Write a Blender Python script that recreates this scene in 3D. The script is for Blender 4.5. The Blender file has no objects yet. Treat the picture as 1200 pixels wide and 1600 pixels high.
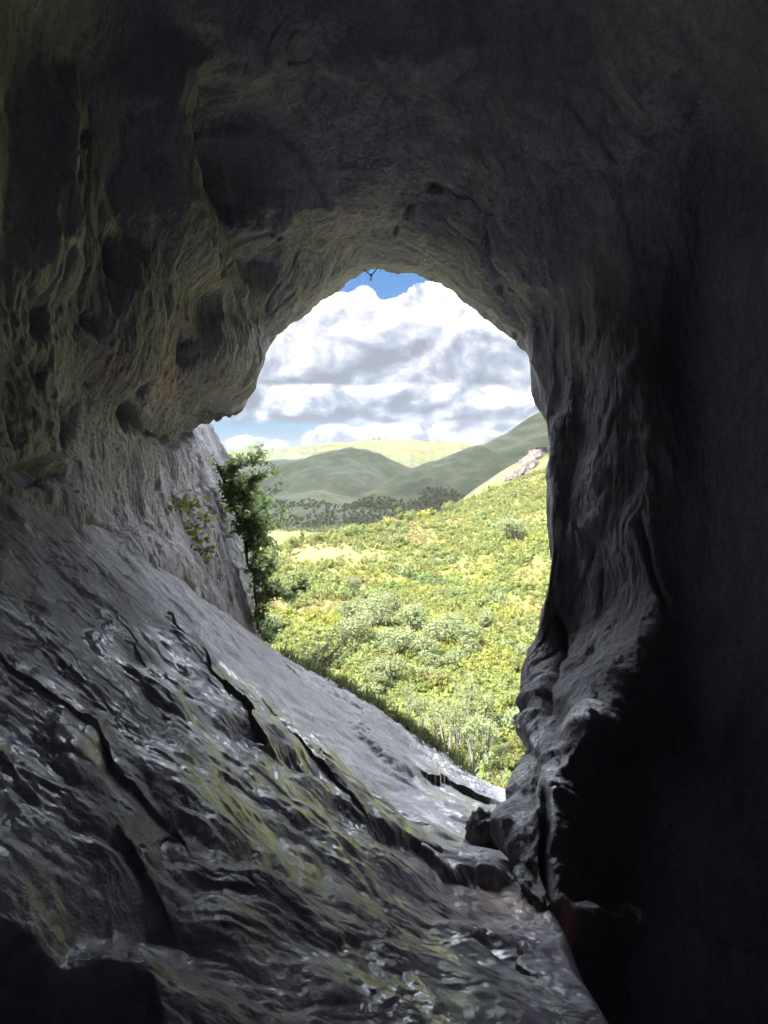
import bpy, math, random
import numpy as np
R = math.radians
scene = bpy.context.scene
COL = scene.collection
rng = np.random.default_rng(7)
random.seed(7)

# ------------------------------------------------------------------ camera, sky, sun, exposure
PITCH = R(3.0)
F = 1155.0                                   # focal length in pixels of the 1200x1600 photograph
cam = bpy.data.cameras.new("camera")
cam.sensor_fit = 'VERTICAL'; cam.sensor_height = 36.0; cam.sensor_width = 27.0
cam.lens = F / 1600 * 36.0
cam.clip_start = 0.05; cam.clip_end = 20000
camo = bpy.data.objects.new("camera", cam); COL.objects.link(camo)
camo.location = (0, 0, 0); camo.rotation_euler = (R(90) - PITCH, 0, 0)
scene.camera = camo

SUN_EL, SUN_AZ = 44.0, -142.0                # azimuth of the sun, degrees clockwise from +Y: behind and to the left
SUN_DIR = np.array([math.sin(R(SUN_AZ)) * math.cos(R(SUN_EL)), math.cos(R(SUN_AZ)) * math.cos(R(SUN_EL)), math.sin(R(SUN_EL))])
scene.view_settings.view_transform = 'Standard'; scene.view_settings.look = 'None'
scene.view_settings.gamma = 1.0; scene.view_settings.use_curve_mapping = False
scene.view_settings.exposure = 4.3
sun = bpy.data.lights.new("sun", 'SUN'); sun.energy = 2.7; sun.angle = R(0.5); sun.color = (1.0, 0.94, 0.84)
suno = bpy.data.objects.new("sun", sun); COL.objects.link(suno)
from mathutils import Vector
suno.rotation_euler = Vector(-SUN_DIR).to_track_quat('-Z', 'Y').to_euler()
cy = scene.cycles
cy.max_bounces = 12; cy.diffuse_bounces = 6; cy.glossy_bounces = 4; cy.transmission_bounces = 4
cy.volume_bounces = 0; cy.transparent_max_bounces = 8
cy.sample_clamp_indirect = 6.0
cy.caustics_reflective = False; cy.caustics_refractive = False
cy.use_denoising = True
try: cy.denoiser = 'OPENIMAGEDENOISE'
except Exception: pass
cy.use_adaptive_sampling = True; cy.adaptive_threshold = 0.02


class NT:
    """small helper to write node trees"""
    def __init__(self, tree): self.t = tree; self.L = tree.links
    def n(self, typ, **kw):
        nd = self.t.nodes.new(typ)
        for k, v in kw.items(): setattr(nd, k, v)
        return nd
    def put(self, sock, v):
        if isinstance(v, bpy.types.NodeSocket): self.L.new(v, sock)
        elif v is not None: sock.default_value = v
    def m(self, op, a, b=None, c=None, clamp=False):
        nd = self.n('ShaderNodeMath', operation=op, use_clamp=clamp)
        self.put(nd.inputs[0], a)
        if b is not None: self.put(nd.inputs[1], b)
        if c is not None: self.put(nd.inputs[2], c)
        return nd.outputs[0]
    def noise(self, vec, scale, detail=4, rough=0.55, dist=0.0, dim='3D'):
        nd = self.n('ShaderNodeTexNoise', noise_dimensions=dim)
        if vec is not None: self.L.new(vec, nd.inputs['Vector'])
        nd.inputs['Scale'].default_value = scale; nd.inputs['Detail'].default_value = detail
        nd.inputs['Roughness'].default_value = rough; nd.inputs['Distortion'].default_value = dist
        return nd.outputs[0]
    def comb(self, x, y, z):
        nd = self.n('ShaderNodeCombineXYZ')
        for s, v in zip(nd.inputs, (x, y, z)): self.put(s, v)
        return nd.outputs[0]
    def smooth(self, v, lo, hi, a=0.0, b=1.0):
        nd = self.n('ShaderNodeMapRange', interpolation_type='SMOOTHSTEP')
        self.put(nd.inputs[0], v); self.put(nd.inputs[1], lo); self.put(nd.inputs[2], hi)
        nd.inputs[3].default_value = a; nd.inputs[4].default_value = b
        return nd.outputs[0]
    def mix(self, f, a, b, blend='MIX'):
        nd = self.n('ShaderNodeMix', data_type='RGBA', blend_type=blend)
        self.put(nd.inputs[0], f)
        for s, v in ((nd.inputs[6], a), (nd.inputs[7], b)):
            if isinstance(v, tuple) and len(v) == 3: v = v + (1,)
            self.put(s, v)
        return nd.outputs[2]
    def ramp(self, f, stops):
        nd = self.n('ShaderNodeValToRGB')
        el = nd.color_ramp.elements
        while len(el) < len(stops): el.new(0.5)
        for e, (p, c) in zip(el, stops):
            e.position = p; e.color = tuple(c) + (1,) if len(c) == 3 else c
        self.put(nd.inputs[0], f)
        return nd.outputs[0]
    def mapping(self, vec, scale=(1, 1, 1), rot=(0, 0, 0), loc=(0, 0, 0)):
        nd = self.n('ShaderNodeMapping')
        self.L.new(vec, nd.inputs[0])
        nd.inputs['Scale'].default_value = scale; nd.inputs['Rotation'].default_value = rot; nd.inputs['Location'].default_value = loc
        return nd.outputs[0]


def build_world():
    w = bpy.data.worlds.new("World"); scene.world = w; w.use_nodes = True
    w.node_tree.nodes.clear()
    g = NT(w.node_tree)
    out = g.n('ShaderNodeOutputWorld'); bg = g.n('ShaderNodeBackground')
    bg.inputs[1].default_value = 0.05
    g.L.new(bg.outputs[0], out.inputs[0])
    sky = g.n('ShaderNodeTexSky', sky_type='NISHITA', sun_disc=False)
    sky.sun_elevation = R(SUN_EL); sky.sun_rotation = R(SUN_AZ)
    sky.altitude = 200; sky.air_density = 1.0; sky.dust_density = 0.6; sky.ozone_density = 1.5
    tc = g.n('ShaderNodeTexCoord')
    sp = g.n('ShaderNodeSeparateXYZ'); g.L.new(tc.outputs['Generated'], sp.inputs[0])
    x, y, z = sp.outputs
    az = g.m('ARCTAN2', x, y); el = g.m('ARCSINE', z)
    azn = g.m('MULTIPLY_ADD', az, 1 / 0.9, 0.5, clamp=True)         # -0.45..0.45 rad
    col = g.mix(1.0, sky.outputs[0], (0.068, 0.104, 0.146), 'MULTIPLY')
    def px_az(px): return math.atan((px - 600) / F)
    def py_el(py): return (739.5 - py) / F
    def row(prev, base, tops, amp, freq, seed, soft, dark, light, gain, cover=1.0):
        fc = g.n('ShaderNodeFloatCurve')
        c = fc.mapping.curves[0]
        pts = sorted(((px_az(px) / 0.9 + 0.5, py_el(py) / 0.5) for px, py in tops))
        pts = [(0.0, pts[0][1])] + pts + [(1.0, pts[-1][1])]
        while len(c.points) < len(pts): c.points.new(0.5, 0.5)
        for p, (a, b) in zip(c.points, pts): p.location = (a, min(max(b, 0), 1)); p.handle_type = 'AUTO'
        fc.mapping.update()
        g.L.new(azn, fc.inputs['Value'])
        T = g.m('MULTIPLY', fc.outputs[0], 0.5)
        vec = g.comb(g.m('MULTIPLY', az, 1.0), g.m('MULTIPLY', el, 1.35), seed)
        n1 = g.noise(vec, freq, 10, 0.62, 0.3)
        # bulges (rounded): inverse of a smooth voronoi-like noise
        vo = g.n('ShaderNodeTexVoronoi', feature='SMOOTH_F1'); g.L.new(vec, vo.inputs['Vector'])
        vo.inputs['Scale'].default_value = freq * 1.6; vo.inputs['Smoothness'].default_value = 0.4
        bul = g.m('SUBTRACT', 0.45, vo.outputs['Distance'])
        N = g.m('ADD', g.m('SUBTRACT', n1, 0.5), g.m('MULTIPLY', bul, 0.35))
        top = g.m('MULTIPLY_ADD', N, amp, T)
        nb = g.m('SUBTRACT', g.noise(g.comb(az, g.m('MULTIPLY', el, 3.0), seed + 3), freq * 0.7, 4), 0.5)
        b = g.m('MULTIPLY_ADD', nb, amp * 0.35, py_el(base))
        m1 = g.smooth(g.m('SUBTRACT', top, el), 0.0, soft)
        m2 = g.smooth(g.m('SUBTRACT', el, b), -0.004, 0.008)
        mask = g.m('MULTIPLY', g.m('MULTIPLY', m1, m2), cover)
        # lit tops, grey bases, and relief from the noise sampled a step towards the sun
        n1e = g.noise(vec, freq, 5, 0.55, 0.3)
        vec2 = g.comb(g.m('ADD', az, -0.012), g.m('MULTIPLY', g.m('ADD', el, 0.014), 1.35), seed)
        n2 = g.noise(vec2, freq, 5, 0.55, 0.3)
        emb = g.m('SUBTRACT', n1e, n2)
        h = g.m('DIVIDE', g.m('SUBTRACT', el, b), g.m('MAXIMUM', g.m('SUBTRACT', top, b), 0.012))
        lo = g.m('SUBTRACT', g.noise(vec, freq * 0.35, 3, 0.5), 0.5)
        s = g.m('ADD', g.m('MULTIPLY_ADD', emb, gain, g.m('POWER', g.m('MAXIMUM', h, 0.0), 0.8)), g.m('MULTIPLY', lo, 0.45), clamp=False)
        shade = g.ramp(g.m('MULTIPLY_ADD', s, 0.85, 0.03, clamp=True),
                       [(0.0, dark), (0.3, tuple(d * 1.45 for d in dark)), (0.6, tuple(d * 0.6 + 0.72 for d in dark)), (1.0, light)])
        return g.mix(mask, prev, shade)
    # thin veil low down over the hills
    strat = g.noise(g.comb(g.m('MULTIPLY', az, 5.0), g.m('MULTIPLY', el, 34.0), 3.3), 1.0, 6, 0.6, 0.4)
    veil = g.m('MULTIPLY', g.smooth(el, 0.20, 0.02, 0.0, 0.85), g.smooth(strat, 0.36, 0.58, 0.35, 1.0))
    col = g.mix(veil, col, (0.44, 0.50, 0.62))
    D, Lt = (0.38, 0.43, 0.53), (2.4, 2.37, 2.34)
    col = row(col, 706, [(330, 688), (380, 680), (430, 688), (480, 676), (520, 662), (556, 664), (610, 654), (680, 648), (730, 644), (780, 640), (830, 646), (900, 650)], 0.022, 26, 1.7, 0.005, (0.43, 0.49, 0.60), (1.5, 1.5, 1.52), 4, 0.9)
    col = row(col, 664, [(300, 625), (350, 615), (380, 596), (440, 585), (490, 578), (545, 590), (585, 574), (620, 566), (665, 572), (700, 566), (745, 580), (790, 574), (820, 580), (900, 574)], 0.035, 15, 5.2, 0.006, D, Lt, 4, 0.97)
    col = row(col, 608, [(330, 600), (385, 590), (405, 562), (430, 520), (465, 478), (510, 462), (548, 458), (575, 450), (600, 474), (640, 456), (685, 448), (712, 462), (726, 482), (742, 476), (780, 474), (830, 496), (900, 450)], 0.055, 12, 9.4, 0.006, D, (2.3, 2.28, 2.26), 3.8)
    # broken cloud above the view, made far brighter than the rest to light the cave
    up = g.mapping(tc.outputs['Generated'], scale=(1, 1, 1.6))
    nh = g.noise(up, 3.0, 6, 0.55, 0.3)
    hm = g.m('MULTIPLY', g.smooth(nh, 0.36, 0.5), g.m('MULTIPLY', g.smooth(el, 0.285, 0.35), g.smooth(y, 0.0, 0.4, 0.12, 1.0)))
    col = g.mix(hm, col, g.ramp(nh, [(0.4, (15.0, 16.0, 17.8)), (0.75, (12.0, 13.0, 14.4))]))
    g.L.new(col, bg.inputs[0])
build_world()

# ------------------------------------------------------------------ helpers
CP, SP = math.cos(PITCH), math.sin(PITCH)
def ray(px, py):
    a = (np.asarray(px, float) - 600) / F; b = (800 - np.asarray(py, float)) / F
    return np.stack([a, CP + b * SP, -SP + b * CP], -1)
def at(px, py, Y):
    """point of the place seen at pixel (px, py) of the photograph when it stands Y metres in front of the eye"""
    d = ray(px, py); return d * (np.asarray(Y, float) / d[..., 1])[..., None]
def proj(p):
    f = p[..., 1] * CP - p[..., 2] * SP; u = p[..., 1] * SP + p[..., 2] * CP
    f = np.where(f > 0.05, f, 0.05)
    return 600 + F * p[..., 0] / f, 800 - F * u / f

_prng = np.random.default_rng(11)
_PERM = np.concatenate([_prng.permutation(256)] * 2).astype(np.int32)
_G = _prng.normal(size=(256, 3)); _G = (_G / np.linalg.norm(_G, axis=1)[:, None]).astype(np.float32)
def perlin(p):
    p = np.asarray(p, np.float32).reshape(-1, 3)
    i = np.floor(p).astype(np.int32); f = p - i; i &= 255
    u = f * f * f * (f * (f * 6 - 15) + 10)
    res = 0
    for dx in (0, 1):
        A = _PERM[i[:, 0] + dx & 255]; wx = u[:, 0] if dx else 1 - u[:, 0]
        for dy in (0, 1):
            B = _PERM[A + (i[:, 1] + dy & 255) & 255]; wy = u[:, 1] if dy else 1 - u[:, 1]
            for dz in (0, 1):
                g = _G[_PERM[B + (i[:, 2] + dz & 255) & 255]]; wz = u[:, 2] if dz else 1 - u[:, 2]
                d = g[:, 0] * (f[:, 0] - dx) + g[:, 1] * (f[:, 1] - dy) + g[:, 2] * (f[:, 2] - dz)
                res = res + wx * wy * wz * d
    return res
def fbm(p, octaves=4, gain=0.5):
    s = 0; a = 1.0; q = np.asarray(p, np.float32)
    for k in range(octaves): s = s + a * perlin(q); q = q * 2.03 + 17.3; a *= gain
    return s
def ridged(p, octaves=3):
    s = 0; a = 1.0; q = np.asarray(p, np.float32)
    for k in range(octaves): s = s + a * (1 - 2.2 * np.abs(perlin(q))); q = q * 2.1 + 5.1; a *= 0.5
    return s
def sstep(x, lo, hi):
    t = np.clip((x - lo) / (hi - lo), 0, 1); return t * t * (3 - 2 * t)
def catmull(C, ts):
    """cubic through the rows of C (K, ...) at parameters ts in 0..K-1"""
    K = len(C); i = np.clip(np.floor(ts).astype(int), 0, K - 2); f = (ts - i)
    sh = (len(ts),) + (1,) * (C.ndim - 1); f = f.reshape(sh)
    p0 = C[np.maximum(i - 1, 0)]; p1 = C[i]; p2 = C[i + 1]; p3 = C[np.minimum(i + 2, K - 1)]
    return 0.5 * (2 * p1 + (p2 - p0) * f + (2 * p0 - 5 * p1 + 4 * p2 - p3) * f ** 2 + (3 * p1 - p0 - 3 * p2 + p3) * f ** 3)

def mesh_np(name, V, Fc, mat, smooth=True, attrs=None, parent=None, loc=None, midx=None):
    V = np.asarray(V, np.float32).reshape(-1, 3); Fc = np.asarray(Fc, np.int32); k = Fc.shape[1]
    me = bpy.data.meshes.new(name)
    me.vertices.add(len(V)); me.vertices.foreach_set('co', V.ravel())
    me.loops.add(Fc.size); me.loops.foreach_set('vertex_index', Fc.ravel())
    me.polygons.add(len(Fc)); me.polygons.foreach_set('loop_start', np.arange(0, Fc.size, k, dtype=np.int32))
    me.polygons.foreach_set('use_smooth', np.full(len(Fc), smooth))
    for m in (mat if isinstance(mat, (list, tuple)) else [mat]): me.materials.append(m)
    if midx is not None: me.polygons.foreach_set('material_index', np.asarray(midx, np.int32))
    for an, av in (attrs or {}).items():
        av = np.asarray(av, np.float32)
        if av.ndim == 1:
            a = me.attributes.new(an, 'FLOAT', 'POINT'); a.data.foreach_set('value', av)
        else:
            a = me.attributes.new(an, 'FLOAT_COLOR', 'POINT')
            if av.shape[1] == 3: av = np.concatenate([av, np.ones((len(av), 1), np.float32)], 1)
            a.data.foreach_set('color', av.ravel())
    me.update(calc_edges=True); me.validate()
    o = bpy.data.objects.new(name, me); COL.objects.link(o)
    if parent is not None: o.parent = parent
    if loc is not None: o.location = loc
    return o
def grid_faces(ny, nx):
    a = np.arange(ny * nx).reshape(ny, nx)
    return np.stack([a[:-1, :-1], a[:-1, 1:], a[1:, 1:], a[1:, :-1]], -1).reshape(-1, 4)
def grid_normals(P):
    du = np.gradient(P, axis=1); dv = np.gradient(P, axis=0)
    n = np.cross(du, dv); return n / np.maximum(np.linalg.norm(n, axis=-1, keepdims=True), 1e-9)
def tag(o, label=None, cat=None, group=None, kind=None):
    if label: o['label'] = label
    if cat: o['category'] = cat
    if group: o['group'] = group
    if kind: o['kind'] = kind
    return o
def empty(name, loc=(0, 0, 0)):
    o = bpy.data.objects.new(name, None); o.empty_display_size = 0.2; COL.objects.link(o); o.location = loc; return o

def new_mat(name):
    m = bpy.data.materials.new(name); m.use_nodes = True; m.node_tree.nodes.clear()
    g = NT(m.node_tree); out = g.n('ShaderNodeOutputMaterial'); b = g.n('ShaderNodeBsdfPrincipled')
    g.L.new(b.outputs[0], out.inputs[0]); return m, g, b, out

# ------------------------------------------------------------------ materials
def rock_material(name, dark, mid, light, wetness, streak, bump):
    m, g, b, out = new_mat(name)
    geo = g.n('ShaderNodeTexCoord').outputs['Object']
    st = g.mapping(geo, scale=streak)
    n1 = g.noise(geo, 0.7, 5, 0.6, 0.4); n2 = g.noise(st, 3.2, 8, 0.65, 0.5); n3 = g.noise(geo, 22, 6, 0.65)
    c = g.ramp(n2, [(0.30, dark), (0.5, mid), (0.68, light)])
    c = g.mix(g.smooth(n1, 0.42, 0.7, 0, 0.55), c, (mid[0] * 1.0, mid[1] * 0.96, mid[2] * 0.94))
    c = g.mix(g.smooth(n3, 0.35, 0.62, 0.45, 0.0), c, tuple(v * 0.55 for v in dark))
    at_ = g.n('ShaderNodeAttribute', attribute_name='tint')       # algae and iron stains, and tones painted in for light and shade
    c = g.mix(1.0, c, at_.outputs['Color'], 'MULTIPLY')
    g.L.new(c, b.inputs['Base Color'])
    wet = g.n('ShaderNodeAttribute', attribute_name='wet').outputs['Fac']
    nw = g.noise(geo, 2.3, 6, 0.6, 0.6)
    w = g.m('MULTIPLY', wet, g.smooth(nw, 0.36, 0.60, 0.2, 1.0))
    ro = g.m('SUBTRACT', 0.78, g.m('MULTIPLY', w, wetness))
    ro = g.m('ADD', ro, g.m('MULTIPLY', g.m('SUBTRACT', n3, 0.5), 0.3), clamp=True)
    g.L.new(ro, b.inputs['Roughness'])
    b.inputs['Specular IOR Level'].default_value = 0.5
    g.L.new(w, b.inputs['Coat Weight']); b.inputs['Coat Roughness'].default_value = 0.2; b.inputs['Coat IOR'].default_value = 1.42
    h = g.m('ADD', g.m('MULTIPLY', g.noise(st, 9, 9, 0.68, 0.3), 1.0), g.m('MULTIPLY', n3, 0.25))
    n4 = g.noise(geo, 75, 4, 0.7); h = g.m('ADD', h, g.m('MULTIPLY', n4, 0.12)); c = g.mix(g.smooth(n4, 0.35, 0.65, 0.28, 0.0), c, tuple(v * 0.6 for v in dark)); g.L.new(c, b.inputs['Base Color'])
    bp = g.n('ShaderNodeBump'); bp.inputs['Strength'].default_value = bump; bp.inputs['Distance'].default_value = 0.06
    g.L.new(h, bp.inputs['Height']); g.L.new(bp.outputs[0], b.inputs['Normal'])
    b2 = g.n('ShaderNodeBump'); b2.inputs['Strength'].default_value = bump * 0.8; b2.inputs['Distance'].default_value = 0.06
    g.L.new(h, b2.inputs['Height']); (g.L.new(b2.outputs[0], b.inputs['Coat Normal']) if name == 'cave_limestone' else None)
    return m
M_FLOOR = rock_material('wet_limestone', (0.18, 0.171, 0.198), (0.35, 0.334, 0.382), (0.48, 0.46, 0.505), 0.36, (1, 1, 1), 0.6)
M_WALL = rock_material('cave_limestone', (0.32, 0.298, 0.345), (0.48, 0.45, 0.52), (0.61, 0.578, 0.65), 0.5, (2.0, 2.0, 0.28), 1.0)

def leaf_material(name, base, trans=0.35, var=0.25, rough=0.55, spec=0.3):
    m, g, b, out = new_mat(name)
    oi = g.n('ShaderNodeObjectInfo')
    at_ = g.n('ShaderNodeAttribute', attribute_name='tint')
    c = g.mix(1.0, base, at_.outputs['Color'], 'MULTIPLY')
    hs = g.n('ShaderNodeHueSaturation'); g.L.new(c, hs.inputs['Color'])
    g.put(hs.inputs['Hue'], g.m('MULTIPLY_ADD', oi.outputs['Random'], 0.05 * var * 4, 0.5 - 0.025 * var * 4))
    g.put(hs.inputs['Value'], g.m('MULTIPLY_ADD', oi.outputs['Random'], var * 1.6, 1 - var * 0.8))
    g.L.new(hs.outputs[0], b.inputs['Base Color'])
    b.inputs['Roughness'].default_value = rough; b.inputs['Specular IOR Level'].default_value = spec
    tr = g.n('ShaderNodeBsdfTranslucent'); g.L.new(hs.outputs[0], tr.inputs[0])
    mx = g.n('ShaderNodeMixShader'); mx.inputs[0].default_value = trans
    g.L.new(b.outputs[0], mx.inputs[1]); g.L.new(tr.outputs[0], mx.inputs[2]); g.L.new(mx.outputs[0], out.inputs[0])
    return m
M_SCRUB = leaf_material('scrub_leaves', (0.128, 0.144, 0.040), 0.62)
M_SAGE = leaf_material('sage_leaves', (0.145, 0.17, 0.08), 0.62, var=0.12)
M_DARK = leaf_material('evergreen_leaves', (0.24, 0.31, 0.14), 0.6, 0.1)
M_FERN = leaf_material('bright_leaves', (0.15, 0.20, 0.03), 0.55, 0.1)
M_GRASS = leaf_material('grass_blades', (0.085, 0.10, 0.04), 0.4, 0.1)
def plain(name, col, rough=0.8, n=30, amp=0.35, metal=0.0):
    m, g, b, out = new_mat(name)
    t = g.n('ShaderNodeTexCoord').outputs['Object']
    f = g.noise(t, n, 5, 0.6)
    g.L.new(g.ramp(f, [(0.3, tuple(c * (1 - amp) for c in col)), (0.7, tuple(c * (1 + amp) for c in col))]), b.inputs['Base Color'])
    b.inputs['Roughness'].default_value = rough; b.inputs['Metallic'].default_value = metal
    bp = g.n('ShaderNodeBump'); bp.inputs['Strength'].default_value = 0.4; bp.inputs['Distance'].default_value = 0.01
    g.L.new(f, bp.inputs['Height']); g.L.new(bp.outputs[0], b.inputs['Normal'])
    return m
M_BARK = plain('bark', (0.09, 0.075, 0.06)); M_PALEBARK = plain('pale_bark', (0.07, 0.066, 0.056))
M_CORD = plain('cord_fibre', (0.03, 0.028, 0.03)); M_STEEL = plain('steel', (0.35, 0.35, 0.36), 0.4, 60, 0.2, 0.9)
M_CRAG = plain('crag_limestone', (0.042, 0.037, 0.035), 0.9, 0.35, 0.35)
M_CLOUD = plain('cloud_white', (0.8, 0.8, 0.8), 1.0, 0.01, 0.05)
M_BOULDER = plain('boulder_stone', (0.06, 0.057, 0.055), 0.5, 12, 0.4)

# ------------------------------------------------------------------ the cave
def floor_plane(X, Y): return -1.415 - 0.838 * X - 0.197 * Y
def plane_pt(px, py):
    d = ray(px, py); t = -1.415 / (d[..., 2] + 0.838 * d[..., 0] + 0.197 * d[..., 1]); return d * np.asarray(t)[..., None]
FIX = [(0, 740, 5.3), (95, 800, 6.3), (190, 850, 7.4), (275, 905, 9.0), (340, 955, 10.8), (408, 1003, 12.8),
       (450, 1035, 12.9), (500, 1058, 12.9), (560, 1090, 12.8), (600, 1115, 12.7), (650, 1150, 12.4), (700, 1185, 12.4), (740, 1215, 12.4), (770, 1233, 12.4)]
FREE = [(100, 950), (200, 1050), (300, 1100), (400, 1150), (500, 1190), (100, 1200), (300, 1300), (500, 1300), (0, 1100), (300, 1550), (0, 1350)]
FIX2 = [(960, 1600, 2.9), (900, 1560, 3.2), (850, 1500, 3.75), (600, 1590, 2.12), (750, 1450, 4.1), (800, 1380, 5.3), (790, 1330, 6.4), (700, 1350, 5.2), (600, 1400, 3.75), (700, 1290, 6.8), (770, 1280, 8.4), (650, 1240, 8.4), (600, 1250, 7.3), (740, 1240, 11.0)]
def pts_of(L): return at(np.array([p[0] for p in L], float), np.array([p[1] for p in L], float), np.array([p[2] for p in L], float))
cp = np.concatenate([pts_of(FIX), pts_of(FIX2), plane_pt(np.array([p[0] for p in FREE], float), np.array([p[1] for p in FREE], float))])
ext = np.array([(x, y, floor_plane(x, y)) for x in (-9, -5, -1) for y in (-10, -6, -2)] + [(-7, 3, floor_plane(-7, 3)), (-8, 9, floor_plane(-8, 9))] +
               [(x, y, -1.9 - 0.27 * max(y, 0) - 0.1 * x) for x, y in ((3, -8), (3, -3), (6, -5), (3, 2), (6, 4), (7, 9), (4, 12.4), (4, 7))], float)
cp = np.concatenate([cp, ext])
res = cp[:, 2] - floor_plane(cp[:, 0], cp[:, 1])
def tps(r2): return np.where(r2 > 1e-9, r2 * np.log(r2 + 1e-12) * 0.5, 0)
_A = tps(((cp[:, None, :2] - cp[None, :, :2]) ** 2).sum(-1)) + np.eye(len(cp)) * 0.05
_w = np.linalg.solve(np.block([[_A, np.ones((len(cp), 1))], [np.ones((1, len(cp))), np.zeros((1, 1))]]), np.append(res, 0))
crest = at([p[0] for p in FIX[5:]], [p[1] for p in FIX[5:]], [p[2] for p in FIX[5:]])
def floor_base(X, Y):
    Yc0 = np.interp(X, crest[:, 0], crest[:, 1])
    Ye = np.minimum(Y, Yc0 + 0.6)
    s = _w[-1] * np.ones_like(X)
    for k in range(len(cp)): s = s + _w[k] * tps((X - cp[k, 0]) ** 2 + (Ye - cp[k, 1]) ** 2)
    z = floor_plane(X, Ye) + np.clip(s, -2.5, 5.5)
    Xg = np.interp(Y, [0, 2.5, 3.9, 5, 6.5, 8, 9.5], [0.75, 0.86, 0.98, 1.12, 1.28, 1.75, 2.4])
    z = z - 2.2 * sstep(X - Xg, 0.0, 0.75) * (1 - sstep(Y, 8.0, 9.5)) * sstep(Y, 0.2, 1.2)   # cleft added under the right wall so the corner falls dark
    d = np.maximum(Y - Yc0, 0)
    z = z - 1.5 * d * d / (d + 0.7)
    return z
def floor_hit(px, py):
    d = ray(px, py); Ys = np.geomspace(1.0, 14.0, 700); out = []
    for v in d:
        p = v[None] * (Ys / v[1])[:, None]; k = np.argmax(p[:, 2] < floor_base(p[:, 0], p[:, 1])); out.append(p[k])
    return np.array(out)
def poly_side(X, Y, P):
    """distance to polyline P, which side (+ far), and how far along (0..1)"""
    best = np.full(X.shape, 1e9); side = np.zeros(X.shape); al = np.zeros(X.shape)
    seg = np.linalg.norm(np.diff(P, axis=0), axis=1); cum = np.r_[0, np.cumsum(seg)]
    for k in range(len(P) - 1):
        ax, ay = P[k]; bx, by = P[k + 1] - P[k]; L2 = bx * bx + by * by
        t = np.clip(((X - ax) * bx + (Y - ay) * by) / L2, 0, 1)
        qx = X - ax - t * bx; qy = Y - ay - t * by; d = np.hypot(qx, qy)
        m = d < best
        best = np.where(m, d, best); side = np.where(m, np.sign(bx * (Y - ay) - by * (X - ax)), side)
        al = np.where(m, (cum[k] + t * seg[k]) / cum[-1], al)
    return best * side, al
STEPS = [  # pixel polyline, height of the far side, reach
    ([(470, 1222), (520, 1258), (590, 1312), (640, 1325), (690, 1372), (740, 1390), (815, 1380)], 0.13, 0.9),
    ([(530, 1105), (548, 1140), (580, 1180), (620, 1210), (668, 1236)], 0.22, 3.0),
    ([(380, 1140), (420, 1180), (480, 1200), (505, 1215)], 0.12, 0.7),
    ([(290, 1330), (325, 1345), (360, 1335), (395, 1310), (412, 1262)], 0.09, 0.5),
    ([(300, 1440), (325, 1455), (345, 1430), (350, 1400)], 0.09, 0.4),
    ([(690, 1438), (750, 1452), (820, 1470), (862, 1487)], -0.14, 0.6),
    ([(100, 1060), (170, 1110), (230, 1150), (250, 1175)], 0.06, 0.5),
    ([(210, 1075), (260, 1110), (330, 1150)], 0.06, 0.5),
    ([(0, 1130), (60, 1170), (140, 1230), (185, 1255)], 0.06, 0.5),
    ([(190, 1310), (230, 1345), (262, 1362)], 0.08, 0.4),
    ([(0, 1270), (40, 1285), (75, 1300)], 0.07, 0.4),
    ([(380, 1400), (430, 1425), (480, 1465)], 0.07, 0.4),
    ([(240, 960), (300, 1010), (345, 1060)], 0.08, 0.7),
]
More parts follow.
